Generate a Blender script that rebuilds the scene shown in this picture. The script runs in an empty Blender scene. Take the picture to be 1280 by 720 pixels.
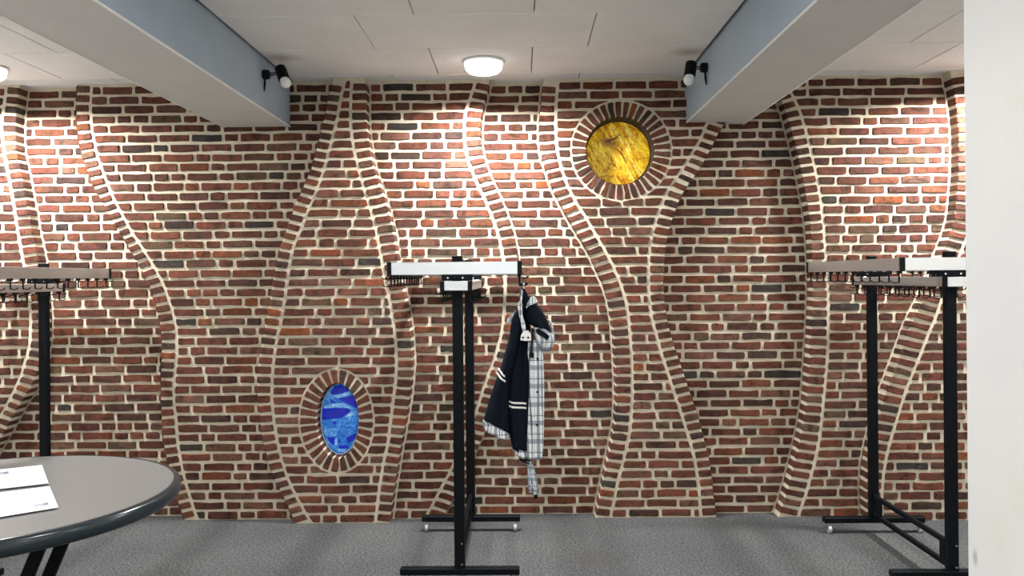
import bpy, bmesh, math, random
import numpy as np
from mathutils import Vector, Matrix
random.seed(7)
R = random.Random(11)
scene = bpy.context.scene
COL = scene.collection

# ------------------------------------------------------------------ camera
F_PX, CY, CAMZ = 1036.0, 346.0, 1.579
PSI, RHO = 0.0122, 0.0086
FW = Vector((-math.sin(PSI), math.cos(PSI), 0))
R0 = Vector((math.cos(PSI), math.sin(PSI), 0))
U0 = Vector((0, 0, 1))
RT = R0*math.cos(RHO) - U0*math.sin(RHO)
UP = R0*math.sin(RHO) + U0*math.cos(RHO)
CAM = Vector((0, 0, CAMZ))
cd = bpy.data.cameras.new('camera')
cam = bpy.data.objects.new('camera', cd)
COL.objects.link(cam)
cd.sensor_width = 36.0
cd.lens = 36.0*F_PX/1280.0
cd.shift_y = -(360-CY)/1280.0
cd.clip_start = 0.05
m = Matrix((RT, UP, -FW)).transposed().to_4x4()
m.translation = CAM
cam.matrix_world = m
scene.camera = cam

def ray(u, v):
    return FW + RT*((u-640)/F_PX) + UP*((CY-v)/F_PX)
def at_y(u, v, Y):
    d = ray(u, v)
    return CAM + d*(Y/d.y)
def at_z(u, v, Z):
    d = ray(u, v)
    return CAM + d*((Z-CAMZ)/d.z)

# ------------------------------------------------------------------ world (daylight behind the windows) and exposure
w = bpy.data.worlds.new('sky')
scene.world = w
w.use_nodes = True
bg = w.node_tree.nodes['Background']
bg.inputs[0].default_value = (0.80, 0.90, 1.0, 1)
bg.inputs[1].default_value = 1.0
scene.view_settings.view_transform = 'Standard'
scene.view_settings.look = 'None'
scene.view_settings.gamma = 1.0
scene.view_settings.use_curve_mapping = False
scene.view_settings.exposure = 0.0
ROW_W = {4.95: 86.0, 2.35: 29.0, -0.25: 54.0, -2.6: 14.0}     # watts of the ceiling lights, row by row from the brick wall
LAMP_COL = (1.0, 0.985, 0.955)

CEIL = 2.871
BX0, BX1 = -4.05, 3.95                 # side walls
BY = -3.6                              # wall behind the camera
LAMPS = [(x, y) for y in (4.95, 2.35, -0.25, -2.6) for x in (-3.22, -0.22, 2.78)]

# ------------------------------------------------------------------ helpers
def link(o):
    COL.objects.link(o); return o
def mesh_obj(name, verts, faces, mat, parent=None, smooth=False):
    me = bpy.data.meshes.new(name)
    me.from_pydata([tuple(v) for v in verts], [], faces)
    me.update()
    if smooth:
        me.polygons.foreach_set('use_smooth', [True]*len(me.polygons))
    if mat is not None:
        for mm in (mat if isinstance(mat, (list, tuple)) else [mat]):
            me.materials.append(mm)
    o = link(bpy.data.objects.new(name, me))
    if parent is not None: o.parent = parent
    return o
def bm_obj(name, bm, mat, parent=None, smooth=False, angle=None):
    bmesh.ops.recalc_face_normals(bm, faces=bm.faces)
    me = bpy.data.meshes.new(name)
    bm.to_mesh(me); bm.free()
    for mm in (mat if isinstance(mat, (list, tuple)) else [mat]):
        me.materials.append(mm)
    if smooth:
        me.polygons.foreach_set('use_smooth', [True]*len(me.polygons))
        if angle: me.set_sharp_from_angle(angle=math.radians(angle))
    o = link(bpy.data.objects.new(name, me))
    if parent is not None: o.parent = parent
    return o
def tag(o, label=None, cat=None, group=None, kind=None):
    if label: o['label'] = label
    if cat: o['category'] = cat
    if group: o['group'] = group
    if kind: o['kind'] = kind
    return o
def empty(name, loc):
    o = link(bpy.data.objects.new(name, None)); o.location = loc; o.empty_display_size = .1
    return o
def add_box(bm, c, s, bevel=0.0, rot=None, mi=0):
    r = bmesh.ops.create_cube(bm, size=1.0)
    vs = r['verts']
    bmesh.ops.scale(bm, vec=Vector(s), verts=vs)
    if bevel:
        es = list({e for v in vs for e in v.link_edges})
        rb = bmesh.ops.bevel(bm, geom=es, offset=bevel, segments=1, affect='EDGES')
        vs = list({v for f in rb['faces'] for v in f.verts} | {v for v in vs if v.is_valid})
    if rot is not None:
        bmesh.ops.rotate(bm, cent=(0,0,0), matrix=rot, verts=vs)
    bmesh.ops.translate(bm, vec=Vector(c), verts=vs)
    for f in {f for v in vs for f in v.link_faces}: f.material_index = mi
def add_tube(bm, pts, r, n=8, mi=0, cap=True):
    pts = [Vector(p) for p in pts]
    rs = r if isinstance(r, (list, tuple)) else [r]*len(pts)
    prev = None; first = None
    for i, p in enumerate(pts):
        t = (pts[min(i+1, len(pts)-1)] - pts[max(i-1, 0)]).normalized()
        a = Vector((0,0,1)) if abs(t.z) < .9 else Vector((0,1,0))
        x = t.cross(a).normalized(); y = t.cross(x).normalized()
        ring = [bm.verts.new(p + (x*math.cos(2*math.pi*k/n) + y*math.sin(2*math.pi*k/n))*rs[i]) for k in range(n)]
        if prev:
            for k in range(n):
                bm.faces.new((prev[k], prev[(k+1)%n], ring[(k+1)%n], ring[k])).material_index = mi
        else: first = ring
        prev = ring
    if cap:
        bm.faces.new(first).material_index = mi; bm.faces.new(prev).material_index = mi
def add_lathe(bm, prof, n=48, c=(0,0,0), mi=0):
    prev = None
    for (r, z) in prof:
        if r < 1e-6:
            ring = [bm.verts.new((c[0], c[1], c[2]+z))]
        else:
            ring = [bm.verts.new((c[0]+r*math.cos(2*math.pi*k/n), c[1]+r*math.sin(2*math.pi*k/n), c[2]+z)) for k in range(n)]
        if prev:
            for k in range(n):
                k2 = (k+1) % n
                if len(prev) == 1 and len(ring) == 1: continue
                if len(prev) == 1: f = bm.faces.new((prev[0], ring[k2], ring[k]))
                elif len(ring) == 1: f = bm.faces.new((prev[k], prev[k2], ring[0]))
                else: f = bm.faces.new((prev[k], prev[k2], ring[k2], ring[k]))
                f.material_index = mi
        prev = ring
def copy_tree(o, parent=None):
    c = o.copy(); link(c)
    if parent is not None: c.parent = parent
    for ch in list(KIDS.get(o.name, [])): copy_tree(ch, c)
    return c
KIDS = {}
def index_kids():
    KIDS.clear()
    for o in COL.objects:
        if o.parent: KIDS.setdefault(o.parent.name, []).append(o)

# ------------------------------------------------------------------ materials
class NT:
    def __init__(s, name):
        s.m = bpy.data.materials.new(name); s.m.use_nodes = True
        s.t = s.m.node_tree; s.n = s.t.nodes; s.b = s.n['Principled BSDF']
    def add(s, typ, **kw):
        n = s.n.new(typ)
        for k, v in kw.items():
            if k.startswith('_'): setattr(n, k[1:], v)
            else: n.inputs[k].default_value = v
        return n
    def l(s, a, b): s.t.links.new(a, b)
    def noise(s, scale, detail=4, rough=.6, coord='Object', dist=0, obj_offset=False):
        tc = s.add('ShaderNodeTexCoord')
        src = s.add('ShaderNodeNewGeometry').outputs['Position'] if coord == 'World' else tc.outputs[coord]
        if obj_offset:
            oi = s.add('ShaderNodeObjectInfo')
            ml = s.add('ShaderNodeMath', _operation='MULTIPLY'); ml.inputs[1].default_value = 50
            s.l(oi.outputs['Random'], ml.inputs[0])
            va = s.add('ShaderNodeVectorMath', _operation='ADD')
            s.l(src, va.inputs[0]); s.l(ml.outputs[0], va.inputs[1]); src = va.outputs[0]
        n = s.add('ShaderNodeTexNoise', Scale=scale, Detail=detail, Roughness=rough, Distortion=dist)
        s.l(src, n.inputs['Vector'])
        return n
    def ramp(s, fac, stops, interp='LINEAR'):
        r = s.add('ShaderNodeValToRGB'); cr = r.color_ramp; cr.interpolation = interp
        while len(cr.elements) < len(stops): cr.elements.new(.5)
        for e, (p, c) in zip(cr.elements, stops):
            e.position = p; e.color = (*c, 1) if len(c) == 3 else c
        s.l(fac, r.inputs[0]); return r
    def mix(s, a, b, fac, mode='MIX'):
        n = s.add('ShaderNodeMix', _data_type='RGBA', _blend_type=mode)
        for sock, v in ((n.inputs[0], fac), (n.inputs[6], a), (n.inputs[7], b)):
            if hasattr(v, 'is_output') or hasattr(v, 'links'): s.l(v, sock)
            else: sock.default_value = v if isinstance(v, (int, float)) else (*v, 1)
        return n.outputs[2]
    def bump(s, h, strength=.3, dist=.01):
        b = s.add('ShaderNodeBump', Strength=strength, Distance=dist)
        s.l(h, b.inputs['Height']); s.l(b.outputs[0], s.b.inputs['Normal']); return b
def plain(name, col, rough=.6, metal=0, noise=None, spec=.5, bump=0):
    t = NT(name)
    t.b.inputs['Roughness'].default_value = rough
    t.b.inputs['Metallic'].default_value = metal
    t.b.inputs['Specular IOR Level'].default_value = spec
    sc, amt = noise or (30, .06)
    n = t.noise(sc, 4, .6, 'World')
    r = t.ramp(n.outputs[0], [(.3, tuple(c*(1-amt) for c in col)), (.7, tuple(min(1, c*(1+amt)) for c in col))])
    t.l(r.outputs[0], t.b.inputs['Base Color'])
    if bump: t.bump(n.outputs[0], bump, .004)
    return t.m

def brick_material():
    t = NT('fired_brick')
    oi = t.add('ShaderNodeObjectInfo')
    n1 = t.noise(26, 5, .7, 'Object', obj_offset=True)
    n2 = t.noise(15, 4, .65, 'Object', 1.0, obj_offset=True)
    n3 = t.noise(130, 4, .75, 'Object', obj_offset=True)
    n5 = t.noise(20, 3, .6, 'Object', .6, obj_offset=True)
    c = oi.outputs['Color']
    dark = t.ramp(n2.outputs[0], [(.33, (.36, .37, .36)), (.47, (.86, .84, .84)), (.60, (1.05, 1.02, 1.0)), (.74, (1.45, 1.28, 1.15))])
    c = t.mix(c, dark.outputs[0], 1.0, 'MULTIPLY')
    hue = t.ramp(n5.outputs[0], [(.36, (.80, 1.02, .92)), (.5, (1, 1, 1)), (.66, (1.18, .92, .92))])
    c = t.mix(c, hue.outputs[0], .9, 'MULTIPLY')
    fine = t.ramp(n3.outputs[0], [(.30, (.52, .50, .48)), (.50, (1, 1, 1)), (.68, (1.3, 1.25, 1.2))])
    c = t.mix(c, fine.outputs[0], .9, 'MULTIPLY')
    lime = t.ramp(n1.outputs[0], [(.60, (0, 0, 0)), (.80, (1, 1, 1))])
    lm = t.add('ShaderNodeMath', _operation='MULTIPLY'); lm.inputs[1].default_value = .22
    t.l(lime.outputs[0], lm.inputs[0])
    c = t.mix(c, (.36, .27, .20), lm.outputs[0])
    t.l(c, t.b.inputs['Base Color'])
    t.b.inputs['Roughness'].default_value = .88
    t.b.inputs['Specular IOR Level'].default_value = .25
    ad = t.add('ShaderNodeMath', _operation='ADD')
    t.l(n1.outputs[0], ad.inputs[0]); t.l(n3.outputs[0], ad.inputs[1])
    t.bump(ad.outputs[0], .75, .007)
    return t.m
def mortar_material():
    t = NT('lime_mortar')
    n1 = t.noise(14, 4, .6, 'World'); n2 = t.noise(160, 4, .75, 'World')
    r = t.ramp(n1.outputs[0], [(.3, (.57, .51, .395)), (.7, (.70, .635, .50))])
    f = t.ramp(n2.outputs[0], [(.28, (.74, .72, .70)), (.55, (1, 1, 1))])
    t.l(t.mix(r.outputs[0], f.outputs[0], .7, 'MULTIPLY'), t.b.inputs['Base Color'])
    t.b.inputs['Roughness'].default_value = .95
    t.b.inputs['Specular IOR Level'].default_value = .1
    t.bump(n2.outputs[0], .8, .006)
    return t.m
def carpet_material():
    t = NT('grey_carpet')
    n1 = t.noise(75, 6, .9, 'World'); n2 = t.noise(1.6, 4, .6, 'World'); n3 = t.noise(70, 3, .7, 'World')
    a = t.ramp(n1.outputs[0], [(.38, (.012, .013, .014)), (.62, (.180, .183, .187))])
    b = t.ramp(n2.outputs[0], [(.3, (.84, .85, .87)), (.7, (1.08, 1.08, 1.06))])
    d = t.ramp(n3.outputs[0], [(.3, (.82, .82, .82)), (.7, (1.15, 1.15, 1.15))])
    c = t.mix(t.mix(a.outputs[0], b.outputs[0], 1, 'MULTIPLY'), d.outputs[0], 1, 'MULTIPLY')
    # an old brown spill on the carpet
    g = t.add('ShaderNodeNewGeometry')
    p = at_z(748, 699, 0)
    sub = t.add('ShaderNodeVectorMath', _operation='SUBTRACT'); sub.inputs[1].default_value = (p.x, p.y, 0)
    t.l(g.outputs['Position'], sub.inputs[0])
    sc = t.add('ShaderNodeVectorMath', _operation='MULTIPLY'); sc.inputs[1].default_value = (1, .75, 1)
    t.l(sub.outputs[0], sc.inputs[0])
    ln = t.add('ShaderNodeVectorMath', _operation='LENGTH'); t.l(sc.outputs[0], ln.inputs[0])
    wob = t.add('ShaderNodeMath', _operation='MULTIPLY_ADD'); wob.inputs[1].default_value = .08
    n4 = t.noise(14, 3, .6, 'World'); t.l(n4.outputs[0], wob.inputs[0]); t.l(ln.outputs['Value'], wob.inputs[2])
    st = t.ramp(wob.outputs[0], [(.06, (.42, .42, .42)), (.145, (.30, .30, .30)), (.165, (0, 0, 0))])
    c = t.mix(c, (.085, .075, .062), st.outputs[0])
    t.l(c, t.b.inputs['Base Color'])
    t.b.inputs['Roughness'].default_value = 1
    t.b.inputs['Specular IOR Level'].default_value = .05
    t.bump(n1.outputs[0], .8, .006)
    return t.m
def tile_material(stains):
    t = NT('ceiling_board')
    n = t.noise(220, 3, .7, 'World'); n2 = t.noise(3, 3, .5, 'World')
    r = t.ramp(n2.outputs[0], [(.3, (.77, .775, .765)), (.7, (.83, .835, .825))])
    c = r.outputs[0]
    g = t.add('ShaderNodeNewGeometry')
    for (x, y) in stains:     # heat and dust marks over the two wall spots
        sub = t.add('ShaderNodeVectorMath', _operation='SUBTRACT'); sub.inputs[1].default_value = (x, y, CEIL)
        t.l(g.outputs['Position'], sub.inputs[0])
        sc = t.add('ShaderNodeVectorMath', _operation='MULTIPLY'); sc.inputs[1].default_value = (.8, 1, 1)
        t.l(sub.outputs[0], sc.inputs[0])
        ln = t.add('ShaderNodeVectorMath', _operation='LENGTH'); t.l(sc.outputs[0], ln.inputs[0])
        st = t.ramp(ln.outputs['Value'], [(.0, (.62, .62, .62)), (.03, (.42, .42, .42)), (.11, (0, 0, 0))])
        c = t.mix(c, (.16, .11, .075), st.outputs[0])
    t.l(c, t.b.inputs['Base Color'])
    t.b.inputs['Roughness'].default_value = .95
    t.bump(n.outputs[0], .25, .003)
    return t.m
def column_material():
    t = NT('white_plaster')
    n = t.noise(1.7, 4, .6, 'World'); n2 = t.noise(60, 4, .6, 'World')
    r = t.ramp(n.outputs[0], [(.35, (.60, .61, .62)), (.6, (.63, .635, .64)), (.75, (.60, .59, .54))])
    d = ray(1219, 697); p = CAM + d*(1.078/d.x)
    g = t.add('ShaderNodeNewGeometry'); sub = t.add('ShaderNodeVectorMath', _operation='SUBTRACT'); sub.inputs[1].default_value = p
    t.l(g.outputs['Position'], sub.inputs[0])
    sc = t.add('ShaderNodeVectorMath', _operation='MULTIPLY'); sc.inputs[1].default_value = (1, 1, .55); t.l(sub.outputs[0], sc.inputs[0])
    ln = t.add('ShaderNodeVectorMath', _operation='LENGTH'); t.l(sc.outputs[0], ln.inputs[0])
    st = t.ramp(ln.outputs['Value'], [(.005, (.6, .6, .6)), (.014, (0, 0, 0))])
    t.l(t.mix(r.outputs[0], (.22, .22, .22), st.outputs[0]), t.b.inputs['Base Color'])
    t.b.inputs['Roughness'].default_value = .6
    t.bump(n2.outputs[0], .12, .003)
    return t.m
def plaid_material(base=(.74, .77, .79), k=1.0):
    t = NT('plaid_cotton')
    tc = t.add('ShaderNodeTexCoord'); sp = t.add('ShaderNodeSeparateXYZ'); t.l(tc.outputs['UV'], sp.inputs[0])
    def band(sock, period, lo, hi, off=0.0):
        a = t.add('ShaderNodeMath', _operation='MULTIPLY_ADD'); a.inputs[1].default_value = 1/period; a.inputs[2].default_value = off
        t.l(sock, a.inputs[0])
        fr = t.add('ShaderNodeMath', _operation='FRACT'); t.l(a.outputs[0], fr.inputs[0])
        g = t.add('ShaderNodeMath', _operation='GREATER_THAN'); g.inputs[1].default_value = lo; t.l(fr.outputs[0], g.inputs[0])
        h = t.add('ShaderNodeMath', _operation='LESS_THAN'); h.inputs[1].default_value = hi; t.l(fr.outputs[0], h.inputs[0])
        k = t.add('ShaderNodeMath', _operation='MULTIPLY'); t.l(g.outputs[0], k.inputs[0]); t.l(h.outputs[0], k.inputs[1])
        return k.outputs[0]
    c = base
    for sock, per, lo, hi, off, col, fac in ((sp.outputs[0], .056, .66, .95, .35, (.07, .10, .14), .70), (sp.outputs[1], .092, .66, .92, .1, (.07, .10, .14), .58),
                                              (sp.outputs[0], .056, .12, .20, .35, (.02, .03, .05), .85), (sp.outputs[0], .056, .36, .42, .35, (.10, .18, .28), .65),
                                              (sp.outputs[1], .092, .16, .205, .1, (.02, .03, .05), .85), (sp.outputs[1], .046, .42, .47, .1, (.14, .2, .28), .6)):
        per *= k
        b = band(sock, per, lo, hi, off)
        mm = t.add('ShaderNodeMath', _operation='MULTIPLY'); mm.inputs[1].default_value = fac; t.l(b, mm.inputs[0])
        c = t.mix(c, col, mm.outputs[0])
    t.l(c, t.b.inputs['Base Color'])
    t.b.inputs['Roughness'].default_value = .85
    n = t.noise(300, 3, .6, 'Object'); t.bump(n.outputs[0], .2, .002)
    return t.m
def amber_material():
    t = NT('amber_glass')
    n1 = t.noise(11, 5, .7, 'Object', 1.5); n2 = t.noise(24, 6, .72, 'Object', 1.4); n3 = t.noise(95, 4, .7, 'Object')
    tc = t.add('ShaderNodeTexCoord')
    mp = t.add('ShaderNodeMapping', _vector_type='TEXTURE'); mp.inputs['Rotation'].default_value = (0, math.radians(-32), 0)   # streaks lean down to the right
    mp.inputs['Scale'].default_value = (.042, .2, .19)
    t.l(tc.outputs['Object'], mp.inputs['Vector'])
    n5 = t.add('ShaderNodeTexNoise', Scale=1.0, Detail=6, Roughness=.68, Distortion=1.1); t.l(mp.outputs[0], n5.inputs['Vector'])
    r1 = t.ramp(n5.outputs[0], [(.36, (.26, .10, .004)), (.44, (.58, .27, .006)), (.50, (.70, .43, .010)), (.56, (.80, .57, .025)), (.64, (.88, .74, .22))])
    r2 = t.ramp(n2.outputs[0], [(.30, (.20, .10, .03)), (.43, (.80, .72, .60)), (.52, (1, 1, 1)), (.70, (1.2, 1.2, 1.3))])
    c = t.mix(r1.outputs[0], r2.outputs[0], .9, 'MULTIPLY')
    r3 = t.ramp(n1.outputs[0], [(.33, (.62, .30, .10)), (.46, (1, 1, 1))])
    c = t.mix(c, r3.outputs[0], .85, 'MULTIPLY')
    vo = t.add('ShaderNodeTexVoronoi', _feature='DISTANCE_TO_EDGE', Scale=34); t.l(tc.outputs['Object'], vo.inputs['Vector'])
    ed = t.ramp(vo.outputs['Distance'], [(.0, (.45, .30, .12)), (.05, (1, 1, 1))])
    c = t.mix(c, ed.outputs[0], .45, 'MULTIPLY')
    sub = t.add('ShaderNodeVectorMath', _operation='SUBTRACT'); sub.inputs[1].default_value = (-.062, 0, .075)
    t.l(tc.outputs['Object'], sub.inputs[0])
    sc = t.add('ShaderNodeVectorMath', _operation='MULTIPLY'); sc.inputs[1].default_value = (.7, 1, 1.25); t.l(sub.outputs[0], sc.inputs[0])
    ln = t.add('ShaderNodeVectorMath', _operation='LENGTH'); t.l(sc.outputs[0], ln.inputs[0])
    wob = t.add('ShaderNodeMath', _operation='MULTIPLY_ADD'); wob.inputs[1].default_value = .09; t.l(n2.outputs[0], wob.inputs[0]); t.l(ln.outputs['Value'], wob.inputs[2])
    st = t.ramp(wob.outputs[0], [(.055, (.9, .9, .9)), (.10, (0, 0, 0))])
    c = t.mix(c, (.09, .05, .03), st.outputs[0])
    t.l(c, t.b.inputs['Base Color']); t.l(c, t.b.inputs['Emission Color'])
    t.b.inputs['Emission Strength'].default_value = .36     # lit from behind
    t.b.inputs['Roughness'].default_value = .25
    t.bump(n3.outputs[0], .6, .006)
    return t.m
def blue_material(name, c0, c1, c2):
    t = NT(name)
    n1 = t.noise(22, 5, .7, 'Object', 1.2); n3 = t.noise(150, 4, .75, 'Object')
    r1 = t.ramp(n1.outputs[0], [(.32, c0), (.5, c1), (.68, c2)])
    f = t.ramp(n3.outputs[0], [(.35, (.75, .8, .9)), (.72, (1.3, 1.25, 1.15))])
    c = t.mix(r1.outputs[0], f.outputs[0], .7, 'MULTIPLY')
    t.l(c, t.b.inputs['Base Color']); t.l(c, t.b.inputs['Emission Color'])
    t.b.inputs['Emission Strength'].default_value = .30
    t.b.inputs['Roughness'].default_value = .2
    t.bump(n3.outputs[0], .5, .005)
    return t.m
def lamp_material(name, col, strength):
    t = NT(name)
    t.b.inputs['Base Color'].default_value = (.9, .9, .9, 1)
    t.b.inputs['Emission Color'].default_value = (*col, 1)
    t.b.inputs['Emission Strength'].default_value = strength
    return t.m
def brushed(name, col, rough):
    t = NT(name)
    tc = t.add('ShaderNodeTexCoord'); mp = t.add('ShaderNodeMapping'); mp.inputs['Scale'].default_value = (3, 3, 400)
    t.l(tc.outputs['Object'], mp.inputs['Vector'])
    n = t.add('ShaderNodeTexNoise', Scale=4, Detail=3); t.l(mp.outputs[0], n.inputs['Vector'])
    r = t.ramp(n.outputs[0], [(.3, tuple(c*.93 for c in col)), (.7, col)])
    t.l(r.outputs[0], t.b.inputs['Base Color'])
    t.b.inputs['Metallic'].default_value = .92; t.b.inputs['Roughness'].default_value = rough
    return t.m

STAINS = []
for (u, v) in ((352, 72), (862, 65)):
    p = at_z(u, v, CEIL); STAINS.append((p.x, p.y))
M = dict(
    brick=brick_material(), mortar=mortar_material(), carpet=carpet_material(), tile=tile_material(STAINS),
    column=column_material(), plaid=plaid_material(), amber=amber_material(),
    blue_deep=blue_material('deep_blue_glass', (.003, .006, .30), (.004, .012, .46), (.010, .03, .58)),
    blue_pale=blue_material('pale_blue_glass', (.008, .085, .44), (.02, .18, .62), (.17, .46, .80)),
    blue_ice=blue_material('ice_blue_glass', (.03, .20, .58), (.12, .36, .70), (.55, .74, .88)),
    beam_soffit=plain('beam_soffit_paint', (.60, .595, .575), .8, noise=(4, .03)),
    beam_side=plain('beam_side_blue_grey', (.37, .455, .545), .75, noise=(3, .05)),
    bead=plain('white_corner_bead', (.85, .85, .84), .5),
    wall=plain('white_wall_paint', (.74, .73, .70), .85, noise=(5, .03)),
    slab=plain('plenum_slab', (.62, .61, .58), .9),
    gap=plain('shadow_gap_black', (.02, .02, .022), .9),
    black=plain('black_powder_coat', (.0025, .004, .006), .55, noise=(60, .2), spec=.12),
    blackp=plain('black_plastic', (.004, .0055, .0075), .55, spec=.15),
    alu=brushed('brushed_aluminium', (.84, .86, .89), .30),
    chrome=plain('chrome_steel', (.75, .76, .78), .2, 1.0),
    grey_wheel=plain('grey_wheel', (.35, .36, .37), .5),
    laminate=plain('grey_laminate', (.185, .187, .19), .24, noise=(350, .12), spec=.55),
    rim=plain('dark_table_edge', (.018, .026, .032), .2, noise=(80, .1), spec=.45),
    paper=plain('white_paper', (.86, .86, .87), .7, noise=(20, .01)),
    print=plain('grey_print', (.33, .34, .42), .7, noise=(20, .05)),
    print_dark=plain('dark_print', (.16, .17, .24), .7, noise=(20, .05)),
    navy=plain('navy_nylon', (.0022, .0048, .0115), .75, noise=(40, .25), bump=.25, spec=.12),
    navy_dark=plain('black_lining', (.003, .0045, .008), .8, noise=(40, .25), spec=.2),
    tape=plain('white_tape', (.82, .82, .80), .5),
    bulb=plain('frosted_bulb', (.85, .86, .88), .25),
    lamp=lamp_material('lamp_diffuser', (1.0, .97, .93), 2.6),
    lamp_ring=plain('white_lamp_ring', (.85, .85, .84), .4),
    tunnel=plain('dark_tunnel_lining', (.030, .027, .028), .7, noise=(50, .4)),
    plaid_strap=plaid_material((.52, .56, .60), .6),
    bounce=plain('pale_bounce', (.58, .56, .52), .5, noise=(3, .05)),
    frame=plain('window_frame_white', (.8, .8, .8), .4),
)
g = NT('window_glass'); g.b.inputs['Transmission Weight'].default_value = 1; g.b.inputs['Roughness'].default_value = 0
g.b.inputs['Base Color'].default_value = (.97, .99, 1, 1); g.b.inputs['IOR'].default_value = 1.05
M['glass'] = g.m

PALETTE = [((.200, .072, .050), 22), ((.175, .064, .046), 20), ((.150, .060, .046), 14), ((.225, .082, .052), 12), ((.118, .052, .043), 8),
           ((.27, .088, .044), 4), ((.20, .098, .072), 7), ((.095, .055, .048), 4), ((.070, .058, .056), 1.5), ((.17, .105, .070), 2.5), ((.30, .095, .042), 1.2), ((.23, .110, .082), 6)]
PCOLS = [c for c, wt in PALETTE for _ in range(int(wt*2))]
def brick_colour():
    c = R.choice(PCOLS); k = R.uniform(.78, 1.22)*.62
    return (c[0]*k*R.uniform(.95, 1.05), c[1]*k*1.0, c[2]*k*R.uniform(.84, 1.0), 1)

# ------------------------------------------------------------------ room shell
LV = lambda L: 5.509 - .094*L        # depth of the brick relief: 0 recessed, 1 middle, 2 proud
o = mesh_obj('floor', [(BX0-.3, BY-.2, 0), (BX1+.3, BY-.2, 0), (BX1+.3, 5.75, 0), (BX0-.3, 5.75, 0)], [(0, 1, 2, 3)], M['carpet'])
tag(o, 'grey speckled carpet floor with one faint brown stain', kind='structure')
o = mesh_obj('floor', [(BX0, BY, .004), (BX1, BY, .004), (BX1, 1.1, .004), (BX0, 1.1, .004)], [(0, 1, 2, 3)], M['bounce'])  # unseen pale floor added behind the viewer to bounce light onto the ceiling
tag(o, 'pale vinyl floor added out of view behind the viewer', kind='structure')
ceiling = mesh_obj('ceiling', [(BX0-.3, BY-.2, CEIL+.07), (BX1+.3, BY-.2, CEIL+.07), (BX1+.3, 5.75, CEIL+.07), (BX0-.3, 5.75, CEIL+.07)], [(3, 2, 1, 0)], M['gap'])  # slab coloured black to deepen the shadow in the board gaps
tag(ceiling, 'suspended ceiling of off white rectangular boards', kind='structure')
BEAMS = [(-1.943, -1.510), (1.080, 1.471)]
def ceiling_tiles():
    ys = [5.27 - .6*i for i in range(16)]
    rows = [(5.27, 5.54)] + [(max(ys[i+1], BY), ys[i]) for i in range(15) if ys[i] > BY+.05]
    bays = [(BX0, -1.945, -3.0), (-1.492, 1.062, 0.0), (1.473, BX1, 3.0)]
    for ri, (y0, y1) in enumerate(rows):
        js = (-.82, .38) if ri % 2 == 0 else (-.52, .07)
        for (xa, xb, off) in bays:
            xs = [xa] + [j+off for j in ((js[0]-1.2,) + js + (js[1]+1.2,)) if xa+.05 < j+off < xb-.05] + [xb]
            for x0, x1 in zip(xs[:-1], xs[1:]):
                bm = bmesh.new()
                gx, ch = .0025, .004
                a, b, c, d = x0+gx, x1-gx, y0+gx, y1-gx
                lo = [bm.verts.new((x, y, CEIL)) for x, y in ((a+ch, c+ch), (b-ch, c+ch), (b-ch, d-ch), (a+ch, d-ch))]
                hi = [bm.verts.new((x, y, CEIL+ch)) for x, y in ((a, c), (b, c), (b, d), (a, d))]
                tp = [bm.verts.new((x, y, CEIL+.018)) for x, y in ((a, c), (b, c), (b, d), (a, d))]
                bm.faces.new(lo); bm.faces.new(tp)
                for k in range(4):
                    bm.faces.new((lo[k], lo[(k+1)%4], hi[(k+1)%4], hi[k])); bm.faces.new((hi[k], hi[(k+1)%4], tp[(k+1)%4], tp[k]))
                bm_obj('ceiling_tile', bm, M['tile'], ceiling)
ceiling_tiles()
for (x0, x1), nm, yend in zip(BEAMS, ('left', 'right'), (5.412, 5.50)):
    bm = bmesh.new(); add_box(bm, ((x0+x1)/2, (BY+yend)/2, 2.575+.185), (x1-x0, yend-BY, .37), .003)
    for f in bm.faces:
        f.normal_update()
        f.material_index = 1 if abs(f.normal.x) > .8 else 0  # side faces blue-grey, all others soffit grey
    b = bm_obj('ceiling_beam', bm, [M['beam_soffit'], M['beam_side']])
    tag(b, {'left': 'ceiling beam left of the round light, grey soffit and blue-grey sides', 'right': 'ceiling beam right of the round light, ending above the amber disc'}[nm], kind='structure')
    for xx in (x0, x1):
        bm = bmesh.new(); add_box(bm, (xx, (BY+yend)/2, 2.575), (.009, yend-BY-.002, .009), .0015)
        bm_obj('corner_bead', bm, M['bead'], b)
def wall_box(name, c, s, label):
    bm = bmesh.new(); add_box(bm, c, s); return tag(bm_obj(name, bm, M['wall']), label, kind='structure')
wall_box('wall_left', (BX0-.05, 1.0, 1.47), (.1, 9.4, 2.94), 'plain white side wall left of the room')
wall_box('wall_right', (BX1+.05, 1.0, 1.47), (.1, 9.4, 2.94), 'plain white side wall right of the room')
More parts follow.
